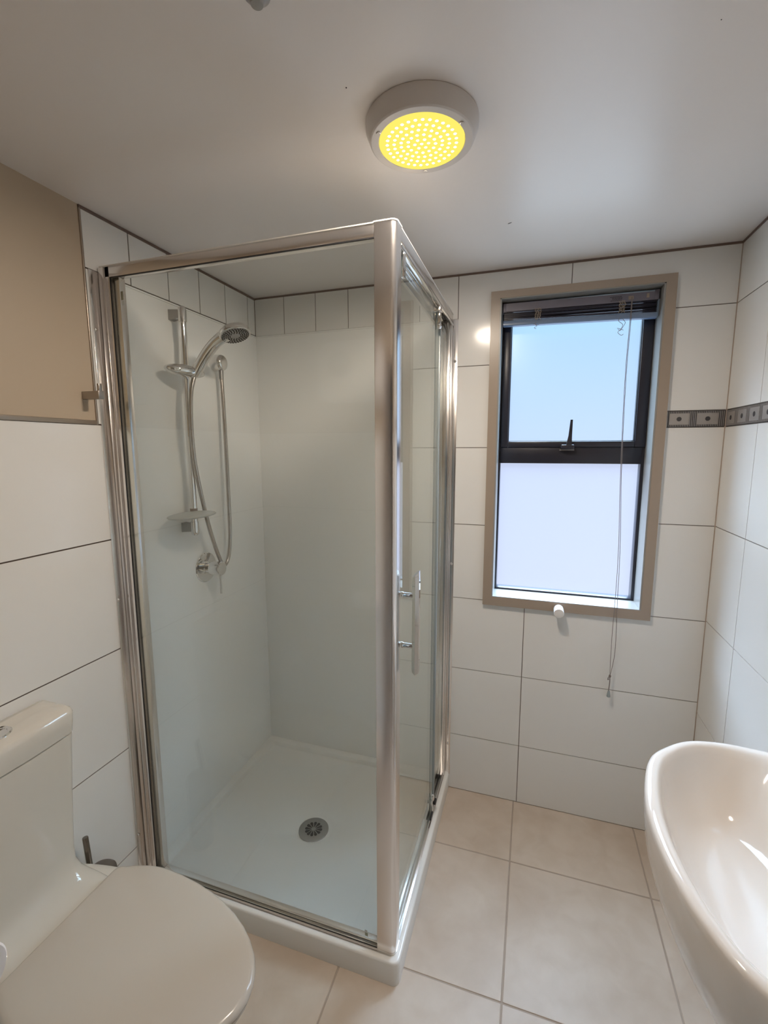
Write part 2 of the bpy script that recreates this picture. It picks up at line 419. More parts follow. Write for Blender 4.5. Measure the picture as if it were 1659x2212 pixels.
# ------------------------------------------------------------------ ceiling light
LX, LY = 1.069, -.940
lamp = thing('ceiling_light', (LX, LY, H), 'round white ceiling light with glowing yellow diffuser full of bright dots', 'ceiling light')
HOUS = mat('lamp_housing', (.62, .58, .55), .35)
mb = MB()
mb.lathe([(.127, 0), (.1285, -.002), (.128, -.014), (.1185, -.0375), (.1165, -.0395), (.1150, -.0402), (.0995, -.0402), (.0985, -.0395), (.0982, -.030)], (LX, LY, H), (0, 0, 1), HOUS, 72)
hs = mb.build('housing', None, lamp, 22)
for k in range(3):
    a = math.radians(98 + 120 * k)
    mb = MB(); mb.cyl((LX + .1055 * math.cos(a), LY + .1055 * math.sin(a), H - .0425), (LX + .1055 * math.cos(a), LY + .1055 * math.sin(a), H - .040), .0048, HOUS, 14, .001)
    mb.build('screw', None, hs)
mb = MB(); mb.lathe([(.0001, -.0410), (.0965, -.0410), (.0975, -.0402), (.0975, -.034), (.0001, -.034)], (LX, LY, H), (0, 0, 1), emis('lamp_diffuser', (1.0, .84, .15), 1.0), 64)
mb.build('diffuser', None, lamp)
mb = MB(); mh = MB()
def disc(b, x, y, z, r, n=12):
    b.quadpoly([(x + r * math.cos(2 * PI * k / n), y - r * math.sin(2 * PI * k / n), z) for k in range(n)])
for i, (r, n) in enumerate([(0, 1), (.0158, 6), (.0316, 13), (.0474, 20), (.0632, 26), (.079, 32)]):
    for k in range(n):
        a = 2 * PI * k / n + .13 * i
        disc(mb, LX + r * math.cos(a), LY + r * math.sin(a), H - .0414, .0026)
        disc(mh, LX + r * math.cos(a), LY + r * math.sin(a), H - .0412, .0043)
mh.build('dot_glow', emis('led_glow', (1.0, .97, .50), 1.35), lamp)
mb.build('leds', emis('led_chip', (1.0, .86, .715), LED_L), lamp)
# dark fitting cut by the top of the picture
mb = MB(); mb.lathe([(.022, 0), (.022, -.006), (.014, -.012), (.010, -.020), (.0, -.022)], (.885, -1.322, H), (0, 0, 1), GREYM, 32)
tag(mb.build('ceiling_fitting'), 'small dark round fitting on the ceiling at top edge of picture', 'ceiling fitting')

# ------------------------------------------------------------------ venetian blind
bl = thing('venetian_blind', (1.485, .045, 2.16), 'dark navy venetian blind pulled up to the top of the window', 'blind')
def tilted(mb, x0, x1, y0, y1, zl0, zl1, zr0, zr1, m):
    mb.loft([[(x0, y0, zl0), (x0, y1, zl0), (x0, y1, zl1), (x0, y0, zl1)], [(x1, y0, zr0), (x1, y1, zr0), (x1, y1, zr1), (x1, y0, zr1)]], m, smooth=False)
mb = MB(); tilted(mb, 1.195, 1.777, .028, .058, 2.240, 2.272, 2.235, 2.266, BLINDH)
hr = mb.build('headrail', None, bl)
for x0, x1 in ((1.194, 1.208), (1.764, 1.779)):
    sbox('end_cap', x0, x1, .026, .060, 2.236, 2.272, m=BLINDH, bev=.002, parent=hr)
mb = MB()
for (z, x0, x1) in ((2.258, 1.606, 1.648), (2.2535, 1.613, 1.651), (2.249, 1.614, 1.650), (2.244, 1.608, 1.648)):
    u = x0
    while u < x1:
        l = random.uniform(.003, .009); mb.box(u, min(u + l, x1), .0272, .028, z - .0011, z + .0011, m=INK); u += l + .0012
mb.build('printed_note', None, hr)
mb = MB(); mb.box(1.672, 1.690, .0265, .029, 2.243, 2.257, m=TAPE, bev=.001); mb.build('cord_lock', None, hr)
mb = MB(); mb.box(1.735, 1.745, .0265, .029, 2.245, 2.261, m=TAPE, bev=.001); mb.build('tilt_slot', None, hr)
mb = MB()
for k in range(22):
    f = k / 21; zl = 2.204 + f * .035; zr = 2.192 + f * .043; w_ = random.uniform(-.0012, .0012)
    y0 = .024 + random.uniform(-.002, .002)
    # curved slat: shallow arc in section
    sec = [(-.0125, 0), (-.006, .0012), (0, .0016), (.006, .0012), (.0125, 0), (.0125, -.0009), (0, .0003), (-.0125, -.0009)]
    lo = [(1.200, y0 + .017 + a, zl + b + w_) for a, b in sec]; md = [(1.48, y0 + .017 + a, (zl + zr) / 2 + b + random.uniform(-.0015, .0015)) for a, b in sec]
    hi = [(1.772, y0 + .017 + a, zr + b - w_) for a, b in sec]
    mb.loft([lo, md, hi], SLAT, smooth=False)
mb.build('slats', None, bl)
mb = MB()
def railsec(z): return [(.022, z + .004), (.026, z + .0), (.044, z - .001), (.054, z + .004), (.054, z + .020), (.024, z + .020), (.0215, z + .014)]
mb.loft([[(1.198, a, b) for a, b in railsec(2.181)], [(1.775, a, b) for a, b in railsec(2.168)]], BLINDB, smooth=False)
mb.build('bottom_rail', None, bl)
for xc in (1.336, 1.650):
    mb = MB()
    for s in (-.009, 0, .009):
        pts = [(xc + s + random.uniform(-.004, .004), .0195 + random.uniform(-.002, .001), 2.240 - .046 * k / 9) for k in range(10)]
        mb.tube(pts, .0011, TAPE, 6, sub=3)
    for k in range(8): mb.box(xc - .011, xc + .011, .0185, .0205, 2.238 - .0055 * k, 2.2392 - .0055 * k, m=TAPE)
    mb.build('ladder_tape', None, bl)
mb = MB()
mb.tube([(1.330, .021, 2.186), (1.328, .016, 2.176), (1.334, .014, 2.168), (1.324, .015, 2.163), (1.332, .016, 2.158)], .0008, CORDM, 6)
mb.tube([(1.320, .018, 2.180), (1.336, .014, 2.173), (1.346, .016, 2.178)], .0008, CORDM, 6); mb.build('loose_string', None, bl)
mb = MB()
mb.tube([(1.645, .021, 2.176), (1.640, .014, 2.163), (1.655, .012, 2.148), (1.650, .013, 2.132), (1.640, .013, 2.120), (1.652, .013, 2.108), (1.660, .014, 2.112)], .0009, CORDM, 6)
mb.tube([(1.656, .020, 2.170), (1.664, .014, 2.155), (1.657, .013, 2.140), (1.648, .013, 2.126), (1.640, .014, 2.132)], .0009, CORDM, 6)
mb.tube([(1.636, .013, 2.136), (1.650, .012, 2.131), (1.659, .013, 2.127)], .0009, CORDM, 6); mb.build('loose_string', None, bl)
mb = MB()
mb.tube([(1.683, .024, 2.252), (1.681, .018, 2.16), (1.676, .008, 1.95), (1.680, -.006, 1.60), (1.690, -.024, 1.25), (1.690, -.028, 1.03), (1.688, -.030, .92), (1.688, -.030, .80), (1.690, -.030, .712)], .0011, CORDM, 6)
mb.tube([(1.685, .024, 2.252), (1.684, .016, 2.16), (1.679, .006, 1.95), (1.683, -.008, 1.60), (1.696, -.024, 1.25), (1.699, -.028, 1.03), (1.702, -.030, .92), (1.703, -.030, .82), (1.698, -.030, .76), (1.691, -.030, .712)], .0011, CORDM, 6)
cd = mb.build('pull_cord', None, bl)
mb = MB(); mb.ellipsoid((1.690, -.030, .706), .005, .005, .007, CORDM, 14, 8); mb.tube([(1.691, -.030, .706), (1.684, -.033, .700), (1.683, -.032, .690), (1.687, -.031, .694)], .0018, CORDM, 8)
mb.tube([(1.690, -.030, .704), (1.691, -.030, .68), (1.689, -.030, .64)], .0018, CORDM, 8); mb.build('knot', None, cd)
mb = MB(); mb.lathe([(.003, .026), (.0045, .024), (.0075, .004), (.0078, 0), (.006, -.002), (.001, -.002)], (1.690, -.030, .614), (0, 0, 1), SEALM, 16); mb.build('tassel', None, cd)

# white peg under the window
mb = MB(); mb.lathe([(.019, 0), (.0205, .001), (.0205, .046), (.0195, .0485), (.017, .0495), (.0, .0495)], (1.473, -.020, .977), (0, -1, -.10), WHITEP, 36)
tag(mb.build('wall_peg'), 'stubby white round peg sticking out below the window sill', 'peg')

# ------------------------------------------------------------------ shower tray
TX, TY, TH = 1.009, -.906, .082
def trayloop(inf, inw, z, r):
    """rounded rectangle inset inf from free sides, inw from wall sides"""
    x0, x1, y0, y1 = .003 + inw, TX - inf, TY + inf, -.003 - inw
    P = []
    for (cx, cy, a0, rr) in ((x1 - r, y0 + r, -90, r), (x1 - r * .5, y1 - r * .5, 0, r * .5), (x0 + r * .5, y1 - r * .5, 90, r * .5), (x0 + r * .5, y0 + r * .5, 180, r * .5)):
        for k in range(9):
            a = math.radians(a0 + 90 * k / 8); P.append((cx + rr * math.cos(a), cy + rr * math.sin(a), z))
    return P
tray = thing('shower_tray', (.5, -.45, 0), 'white acrylic shower tray with raised rim on the tiled floor', 'shower tray')
mb = MB()
DRX, DRY = .508, -.485
loops = [trayloop(0, 0, 0, .022), trayloop(0, 0, TH - .008, .022), trayloop(.002, .0, TH - .002, .021), trayloop(.006, .001, TH, .02), trayloop(.016, .002, TH, .018),
         trayloop(.021, .003, TH - .003, .017), trayloop(.023, .004, TH - .010, .016), trayloop(.060, .030, TH - .012, .016), trayloop(.068, .034, TH - .018, .03), trayloop(.082, .040, .046, .045), trayloop(.10, .05, .043, .06)]
last = loops[-1]; n = len(last)
for f, z in ((.6, .041), (.25, .0395)):
    loops.append([(DRX + (p[0] - DRX) * f, DRY + (p[1] - DRY) * f, z) for p in last])
mb.loft(loops, TRAYM); mb.build('tray_shell', None, tray, 50)
mb = MB(); mb.lathe([(.072, .0), (.073, .0012), (.070, .0022), (.062, .0015)], (DRX + .006, DRY + .008, .0398), (0, 0, 1), TRAYM, 48); mb.build('drain_recess', None, tray)
mb = MB(); mb.lathe([(.0635, 0), (.0635, .003), (.061, .0045), (.0, .0052)], (DRX, DRY, .0405), (0, 0, 1), GREYM, 48)
dc = mb.build('drain_cover', None, tray)
mb = MB()
for k in range(12):
    a = 2 * PI * k / 12 + .2
    pts = []
    for (r, hw) in ((.009, .0006), (.020, .0034), (.030, .0062), (.034, .0058), (.0370, .0030)): pts.append((r, -hw))
    for (r, hw) in ((.0370, .0030), (.034, .0058), (.030, .0062), (.020, .0034), (.009, .0006)): pts.append((r, hw))
    T_ = Matrix.Translation((DRX, DRY, .0)) @ Matrix.Rotation(a, 4, 'Z')
    mb.prism(pts, .0452, .0461, BLACK, T_)
mb.build('drain_slots', None, dc)

# ------------------------------------------------------------------ shower lining (moulded acrylic wall)
ln = MB()
ln.box(.0032, .0068, -.878, -.0035, .0735, 2.212, m=LINER)
ln.loft([[(.0032, -.878, 2.212), (.010, -.878, 2.212), (.010, -.878, 2.217), (.0032, -.878, 2.221)], [(.0032, -.0035, 2.212), (.010, -.0035, 2.212), (.010, -.0035, 2.217), (.0032, -.0035, 2.221)]], LINER, smooth=False)
tag(ln.build('wall_lining'), 'smooth white acrylic lining panel behind the slide rail and mixer', 'wall lining')
ln = MB()
ln.box(.0069, .953, -.0068, -.0032, .0735, 2.212, m=LINER)
ln.loft([[(.0105, -.0032, 2.212), (.0105, -.010, 2.212), (.0105, -.010, 2.217), (.0105, -.0032, 2.221)], [(.953, -.0032, 2.212), (.953, -.010, 2.212), (.953, -.010, 2.217), (.953, -.0032, 2.221)]], LINER, smooth=False)
tag(ln.build('wall_lining'), 'smooth white acrylic lining panel at the back of the shower, no fittings on it', 'wall lining')

# ------------------------------------------------------------------ shower enclosure
enc = thing('shower_enclosure', (.97, -.86, TH - .010), 'chrome framed glass shower enclosure with corner post and sliding door', 'shower enclosure')
ZB, ZT = TH - .010, 2.237
# corner post with rounded outer edge
def rrect(x0, x1, y0, y1, rads, n=8):
    P = []
    for (cx, cy, sx, sy, a0, r) in ((x1, y0, -1, 1, -90, rads[0]), (x1, y1, -1, -1, 0, rads[1]), (x0, y1, 1, -1, 90, rads[2]), (x0, y0, 1, 1, 180, rads[3])):
        for k in range(n + 1):
            a = math.radians(a0 + 90 * k / n); P.append((cx + sx * r + r * math.cos(a), cy + sy * r + r * math.sin(a)))
    return P
mb = MB(); mb.prism(rrect(.931, .991, -.881, -.832, (.016, .002, .002, .002)), ZB + .003, ZT, SATIN, smooth=True)
post = mb.build('corner_post', None, enc, 30)
mb = MB(); mb.prism(rrect(.931, .993, -.883, -.832, (.017, .002, .002, .002)), ZB + .0005, ZB + .012, mat('post_foot', (.74, .72, .69), .2, .4), smooth=True); mb.build('post_foot', None, post)
mb = MB(); mb.prism(rrect(.929, .993, -.883, -.830, (.017, .002, .002, .002)), ZT, ZT + .003, mat('post_cap', (.78, .76, .73), .2, .3), smooth=True); mb.build('post_cap', None, post)
# front panel
sbox('header_rail', .031, .931, -.880, -.850, 2.203, 2.235, m=SATIN, bev=.0015, parent=enc)
sbox('header_cap', .013, .931, -.883, -.850, 2.235, 2.238, m=mat('rail_top', (.8, .78, .74), .25, .2), parent=enc)
mb = MB(); mb.box(.050, .931, -.878, -.852, ZB + .0005, ZB + .014, m=SATIN, bev=.0015); mb.build('bottom_rail', None, enc)
mb = MB(); mb.box(.052, .931, -.8797, -.8775, ZB + .0135, ZB + .0155, m=BLACK); mb.box(.052, .931, -.8797, -.874, 2.2008, 2.203, m=BLACK)
mb.box(.0495, .0515, -.8797, -.8755, ZB + .014, 2.203, m=BLACK); mb.build('glass_seal', None, enc)
gl = sbox('fixed_glass', .0515, .932, -.879, -.873, ZB + .016, 2.205, m=GLASS, parent=enc)
tag(gl, 'large fixed front glass panel')
mb = MB(); mb.box(.0505, .078, -.8715, -.848, ZB + .014, 2.203, m=SATIN, bev=.001); mb.build('inner_profile', None, enc)
mb = MB(); mb.box(.0785, .931, -.8715, -.852, ZB + .0145, ZB + .026, m=SATIN, bev=.001); mb.build('inner_bottom_rail', None, enc)
mb = MB()
mb.box(.0035, .0065, -.915, -.880, ZB + .001, 2.221, m=SATIN, bev=.0005); mb.box(.0065, .0085, -.898, -.896, ZB + .001, 2.221, m=SATIN)
mb.box(.0065, .029, -.882, -.846, ZB + .001, 2.236, m=SATIN, bev=.0015)
wc = mb.build('wall_channel', None, enc)
mb = MB(); mb.box(.0292, .0495, -.880, -.846, ZB + .001, 2.235, m=SATIN, bev=.0015); mb.build('side_profile', None, enc)
def screw(p, ax, par):
    mb = MB(); mb.lathe([(.0062, 0), (.006, .0015), (.0045, .0036), (.0015, .0045), (.0, .0045)], p, ax, CHROME, 16); mb.build('screw', None, par)
for z in (2.043, 1.153, .25): screw((.0065, -.907, z), (1, 0, 0), wc)
# side run
mb = MB(); mb.box(.966, .990, -.832, -.010, 2.205, 2.236, m=SATIN, bev=.0015); mb.box(.9815, .9925, -.832, -.010, 2.188, 2.199, m=CHROME, bev=.002)
mb.box(.950, .960, -.832, -.010, 2.152, 2.230, m=SATIN, bev=.001)
mb.build('side_header_rail', None, enc)
sbox('header_cap', .952, .991, -.832, -.010, 2.236, 2.239, m=bpy.data.materials['rail_top'], parent=enc)
mb = MB(); mb.box(.955, .990, -.832, -.010, ZB + .0005, ZB + .010, m=SATIN, bev=.001); mb.box(.981, .985, -.832, -.010, ZB + .010, ZB + .022, m=SATIN)
mb.box(.952, .9575, -.832, -.010, ZB + .010, ZB + .026, m=CHROME); mb.box(.967, .969, -.832, -.010, ZB + .010, ZB + .018, m=BLACK); mb.build('side_bottom_rail', None, enc)
mb = MB()
mb.box(.984, 1.012, -.0065, -.0035, ZB + .001, 2.218, m=SATIN, bev=.0005); mb.box(.955, .984, -.040, -.0035, ZB + .010, 2.200, m=SATIN, bev=.0015)
mb.box(.984, .990, -.036, -.008, ZB + .010, 2.203, m=SATIN, bev=.001)
wb = mb.build('wall_channel', None, enc)
for z in (2.043, 1.138, .233): screw((1.001, -.0065, z), (0, -1, 0), wb)
mb = MB(); mb.box(.961, .967, -.245, -.036, ZB + .012, 2.190, m=GLASS); fg = mb.build('fixed_glass', None, enc); tag(fg, 'narrow fixed side glass panel by the wall')
sbox('glass_edge', .9605, .9675, -.2475, -.245, ZB + .012, 2.190, m=EDGE, parent=fg)
door = sbox('sliding_door', .9745, .9805, -.826, -.232, ZB + .030, 2.186, m=GLASS, parent=enc); tag(door, 'sliding side door glass with bar handle')
mb = MB(); mb.box(.9742, .9808, -.2320, -.2295, ZB + .030, 2.186, m=EDGE); mb.box(.968, .985, -.262, -.252, ZB + .032, 2.184, m=SEALM, bev=.001); mb.build('edge_seal', None, door)
mb = MB(); mb.box(.973, .983, -.8295, -.824, ZB + .030, 2.186, m=SEALM, bev=.001); mb.build('front_seal', None, door)
# door handle (faceted bar on two standoffs, outside) and slim inner bar
mb = MB()
HXc, HYc = 1.024, -.775
def hexa(z, r, dx=0): return [(HXc + dx + r * math.cos(PI / 3 * k + PI / 6), HYc + r * 1.05 * math.sin(PI / 3 * k + PI / 6), z) for k in range(6)]
top = [(x, y, 1.297 + (x - HXc) * .9 + (y - HYc) * .3) for x, y, z in hexa(0, .0115)]
bot = [(x, y, .980 + abs(x - HXc) * .5) for x, y, z in hexa(0, .0115)]
mb.loft([bot, hexa(.996, .0125), hexa(1.275, .0125), top], CHROME, smooth=False)
hd = mb.build('door_handle', None, door)
for z in (1.228, 1.068):
    mb = MB(); mb.cyl((.9805, HYc, z), (HXc - .004, HYc, z), .0082, CHROME, 20); mb.lathe([(.010, 0), (.010, .003), (.0085, .0045)], (.9805, HYc, z), (1, 0, 0), CHROME, 20)
    mb.build('standoff', None, hd)
mb = MB(); mb.box(.951, .960, HYc - .006, HYc + .006, .985, 1.29, m=CHROME, bev=.003); mb.build('inner_handle', None, door)
for i, (y, z0, z1) in enumerate(((-.300, 2.112, 2.190),)):
    mb = MB(); mb.box(.9815, .993, y - .010, y + .010, z0 + .012, z1, m=CHROME, bev=.003); mb.ellipsoid((.988, y, z0 + .010), .009, .011, .013, CHROME, 20, 10)
    mb.box(.967, .995, y - .013, y + .013, z1 - .020, z1 + .002, m=SATIN, bev=.003); mb.build('roller', None, door)
mb = MB(); mb.box(.9815, .992, -.810, -.790, 2.124, 2.19, m=CHROME, bev=.003); mb.build('roller', None, door)
mb = MB(); mb.ellipsoid((.988, -.300, .170), .008, .009, .016, CHROME, 16, 8); mb.box(.983, .989, -.306, -.294, ZB + .024, .165, m=CHROME, bev=.002)
mb.box(.984, .991, -.345, -.300, ZB + .024, ZB + .034, m=BLACK, bev=.002); mb.box(.986, .999, -.290, -.262, .128, .140, m=BLACK, bev=.002); mb.build('guide_clip', None, door)
# small stickers on the fixed glass
mb = MB(); mb.box(.090, .099, -.8797, -.8792, 2.130, 2.156, m=LABEL)
for k in range(5): mb.box(.099, .102, -.8797, -.8792, 2.132 + k * .005, 2.1345 + k * .005, m=LABELW)
mb.box(.091, .102, -.8797, -.8792, 2.114, 2.128, m=LABELW); mb.build('sticker', None, gl)
mb = MB(); mb.box(.890, .900, -.8797, -.8792, .117, .129, m=LABEL); mb.box(.889, .898, -.8797, -.8792, .130, .139, m=LABELW); mb.build('sticker', None, gl)

# ------------------------------------------------------------------ shower rail, slider, dish
RX, RY = .060, -.578
rs = thing('shower_rail', (.007, RY, 1.33), 'vertical chrome slide rail on the shower wall with clear soap dish', 'shower rail')
mb = MB(); mb.cyl((RX, RY, 1.36), (RX, RY, 2.16), .0128, CHROME, 28); mb.build('rail', None, rs)
for (z0, z1) in ((2.142, 2.198), (1.328, 1.378)):
    mb = MB()
    up = z0 > 2
    pf = [(.0155, 0), (.0155, .040), (.0145, .050), (.009, .056), (0, .057)] if up else [(0, -.006), (.009, -.005), (.0145, .001), (.0155, .010), (.0155, .050)]
    mb.lathe(pf, (RX, RY, z0), (0, 0, 1), CHROME, 28)
    zc = z0 + (.028 if up else .026); h = .019
    mb.loft([[(.007, RY - .014, zc - h), (.007, RY + .014, zc - h), (.007, RY + .014, zc + h), (.007, RY - .014, zc + h)],
             [(RX - .004, RY - .010, zc - h * .8), (RX - .004, RY + .010, zc - h * .8), (RX - .004, RY + .010, zc + h * .8), (RX - .004, RY - .010, zc + h * .8)]], GREYM, smooth=False)
    mb.build('bracket', None, rs)
mb = MB(); Tz = Matrix.Rotation(math.radians(-19), 4, 'Z') @ Matrix.Rotation(math.radians(-3), 4, 'X')
mb.ellipsoid((.081, -.606, 1.957), .034, .080, .024, CHROME, 36, 14, Tz)
sl = mb.build('slider', None, rs)
mb = MB(); mb.cyl((.092, -.588, 1.940), (.118, -.574, 1.968), .0175, CHROME, 22, .003); mb.build('handset_holder', None, sl)
mb = MB(); Td = Matrix.Rotation(math.radians(0), 4, 'Z')
mb.ellipsoid((.092, -.625, 1.412), .068, .112, .012, DISH, 40, 12, Td)
dh = mb.build('soap_dish', None, rs); dh['label'] = 'translucent oval soap dish'
mb = MB(); mb.cyl((RX, RY, 1.405), (RX, RY, 1.432), .0145, mat('brown_collar', (.30, .24, .21), .3), 24); mb.build('dish_collar', None, dh)

# ------------------------------------------------------------------ hand shower with hose
hsw = thing('hand_shower', (.105, -.58, 1.95), 'chrome hand shower with curved handle held in the slide rail', 'hand shower')
mb = MB(); mb.tube([(.104, -.581, 1.943), (.118, -.577, 1.968), (.150, -.571, 2.015), (.185, -.566, 2.053), (.222, -.563, 2.078), (.246, -.562, 2.088)], [.0165, .0205, .0215, .0215, .0225, .025], CHROME, 24)
mb.build('handle', None, hsw)
HN = Vector((.34, -.10, -.93)).normalized(); HC = Vector((.276, -.562, 2.090))
mb = MB(); mb.lathe([(.0, -.017), (.030, -.0165), (.048, -.013), (.0555, -.006), (.0575, .002), (.0565, .009), (.053, .011)], HC, HN, CHROME, 56)
hh = mb.build('shower_head', None, hsw)
mb = MB(); mb.lathe([(.053, .010), (.0525, .0115), (.0, .0125)], HC, HN, mat('spray_face', (.38, .37, .36), .3, .5), 48); mb.build('spray_face', None, hh)
mb = MB(); q = Vector((0, 0, 1)).rotation_difference(HN).to_matrix()
for r, n in ((.020, 12), (.027, 18), (.034, 24), (.041, 26), (.047, 30)):
    for k in range(n):
        a = 2 * PI * k / n + r * 30
        p = HC + q @ Vector((r * math.cos(a), r * math.sin(a), .0115)); mb.cyl(p, p + HN * .0030, .0019, BLACK, 8)
mb.build('nozzles', None, hh)
hp = [(.045, -.344, 1.979), (.05, -.345, 1.806), (.055, -.349, 1.605), (.06, -.355, 1.4), (.063, -.362, 1.275), (.066, -.386, 1.185), (.068, -.42, 1.160), (.07, -.451, 1.201), (.075, -.504, 1.322), (.08, -.549, 1.463), (.087, -.588, 1.613), (.093, -.603, 1.754), (.098, -.600, 1.874), (.104, -.584, 1.940)]
mb = MB(); mb.tube(hp, .0082, HOSE, 14, sub=8); mb.build('hose', None, hsw)
mb = MB(); mb.cyl((.045, -.344, 1.965), (.045, -.344, 2.004), .0095, GREYM, 20, .001); mb.build('hose_nut', None, hsw)

el = MB(); el.lathe([(.0, 0), (.035, 0), (.0355, .006), (.034, .036), (.031, .046), (.022, .052), (.0, .053)], (.007, -.338, 2.035), (1, 0, 0), CHROME, 40)
el.cyl((.045, -.344, 2.002), (.045, -.344, 2.030), .012, CHROME, 20)
tag(el.build('wall_outlet'), 'round chrome water outlet on shower wall above the hose', 'wall outlet')

mx = thing('shower_mixer', (.007, -.463, 1.157), 'round chrome shower mixer with thin lever below the slide rail', 'shower mixer')
MY, MZ = -.463, 1.157
mb = MB(); mb.lathe([(.0, 0), (.064, 0), (.0645, .002), (.062, .0045), (.0, .005)], (.007, MY, MZ), (1, 0, 0), CHROME, 56); mb.build('cover_plate', None, mx)
mb = MB(); mb.lathe([(.027, 0), (.027, .006), (.023, .008), (.023, .030)], (.011, MY, MZ), (1, 0, 0), CHROME, 40); mb.build('body', None, mx)
mb = MB(); mb.lathe([(.0265, 0), (.0295, .003), (.0295, .050), (.027, .054), (.0, .055)], (.038, MY, MZ), (1, 0, 0), CHROME, 40)
kn = mb.build('knob', None, mx)
mb = MB(); mb.tube([(.076, MY + .004, MZ - .022), (.077, MY + .004, MZ - .112)], [.0048, .0052], CHROME, 14, False); mb.build('lever', None, kn)

# ------------------------------------------------------------------ robe hook
rh = thing('robe_hook', (.002, -.960, 1.832), 'square brushed metal robe hook on beige wall beside the shower', 'robe hook')
mb = MB(); mb.box(.0015, .070, -.971, -.951, 1.820, 1.844, m=BRUSH, bev=.0012); mb.build('arm', None, rh)
mb = MB(); mb.box(.060, .069, -.967, -.955, 1.842, 1.866, m=BRUSH, bev=.002); mb.build('peg', None, rh)

# ------------------------------------------------------------------ toilet
TC = -1.335
toi = thing('toilet', (.36, TC, 0), 'white close coupled toilet with closed lid at bottom left', 'toilet')
def uloop(xb, xf, wb, wf, z, xm=None, rb=.03, sc=1.0):
    """outline: flat back at xb (half width wb), widening to wf, elliptical nose at xf"""
    xm = xm if xm is not None else xf - (xf - xb) * .62
    P = []
    n = 22
    for k in range(n + 1):
        a = -PI / 2 + PI * k / n; P.append((xm + (xf - xm) * math.cos(a), TC + wf * math.sin(a), z))
    side = []
    for k in range(1, 9):
        t = k / 8; s = t * t
        side.append((xm + (xb + rb - xm) * t, wf + (wb - wf) * s))
    for x, wd in side: P.append((x, TC + wd, z))
    for k in range(1, 6):
        a = PI / 2 + PI / 2 * k / 5; P.append((xb + rb + rb * math.cos(a), TC + wb - rb + rb * math.sin(a), z))
    for k in range(0, 5):
        a = PI + PI / 2 * k / 5; P.append((xb + rb + rb * math.cos(a), TC - wb + rb + rb * math.sin(a), z))
    for x, wd in reversed(side): P.append((x, TC - wd, z))
    return P
mb = MB()
mb.loft([uloop(.006, .50, .115, .105, 0), uloop(.006, .51, .115, .108, .04), uloop(.006, .55, .118, .125, .15), uloop(.006, .63, .13, .16, .26),
         uloop(.006, .71, .148, .188, .34), uloop(.006, .745, .157, .198, .385), uloop(.006, .75, .158, .200, .398), uloop(.009, .745, .155, .196, .405), uloop(.03, .72, .14, .18, .406)], CERT)
pan = mb.build('pan', None, toi, 60)
def seatloop(z, d):
    P = uloop(.213 + d, .777 - d, .176 - d, .208 - d, z, xm=.36, rb=.022); return P
mb = MB(); mb.loft([seatloop(.4075, .012), seatloop(.409, .006), seatloop(.420, .005), seatloop(.4225, .009)], SEAT); mb.build('seat_ring', None, toi, 60)
mb = MB(); lp = [seatloop(.4235, .006), seatloop(.4245, .001), seatloop(.430, -.001), seatloop(.436, .001), seatloop(.4405, .006), seatloop(.4425, .014)]
base = seatloop(.0, 0)
for f, z in ((.80, .4445), (.5, .446), (.2, .4465)): lp.append([(.47 + (x - .47) * f, TC + (y - TC) * f, z) for x, y, _ in base])
mb.loft(lp, SEAT); mb.build('lid', None, toi, 60)
for s in (-1, 1):
    mb = MB(); mb.lathe([(.0, -.022), (.008, -.022), (.0085, -.02), (.0085, .02), (.008, .022), (0, .022)], (.205, TC + s * .075, .414), (0, 1, 0), SEAT, 20); mb.build('hinge', None, toi)
def cis(x0, x1, wd, z, bow=.006, r=.028):
    P = []
    for (cx, cy, a0, rr) in ((x1 - r, TC - wd + r, -90, r), (x1 - r, TC + wd - r, 0, r), (x0 + .008, TC + wd - .008, 90, .008), (x0 + .008, TC - wd + .008, 180, .008)):
        for k in range(9):
            a = math.radians(a0 + 90 * k / 8); x = cx + rr * math.cos(a); y = cy + rr * math.sin(a)
            P.append((x, y, z))
    # front bow points between the two front corners
    f = [(x1 + bow * math.cos(PI / 2 * (2 * k / 8 - 1)), TC - wd + r + (2 * wd - 2 * r) * k / 8, z) for k in range(1, 8)]
    return P[:9] + f + P[9:]
mb = MB()
mb.loft([cis(.006, .235, .157, .400, .0, .05), cis(.006, .225, .157, .408, .0, .05), cis(.006, .195, .154, .416, .0, .05), cis(.006, .165, .146, .430, .0, .045), cis(.006, .140, .136, .450, .002, .04), cis(.006, .124, .130, .480, .004, .035), cis(.006, .118, .130, .520), cis(.006, .122, .140, .70), cis(.006, .130, .149, .868), cis(.012, .122, .143, .871)], CERT)
cs = mb.build('cistern', None, toi, 60)
mb = MB(); mb.loft([cis(.008, .124, .144, .871), cis(.004, .132, .150, .874), cis(.004, .135, .152, .90), cis(.004, .136, .153, .930, .008), cis(.006, .132, .150, .940, .008), cis(.010, .125, .144, .9445, .008), cis(.030, .100, .12, .9465, .006, .02)], CERT)
lid = mb.build('cistern_lid', None, toi, 60)
mb = MB(); mb.lathe([(.034, 0), (.034, .003), (.031, .006), (.025, .006), (.024, .004), (.0, .0045)], (.068, TC - .018, .945), (0, 0, 1), CHROME, 40, sx=1, sy=1.15)
mb.build('flush_button', None, lid)

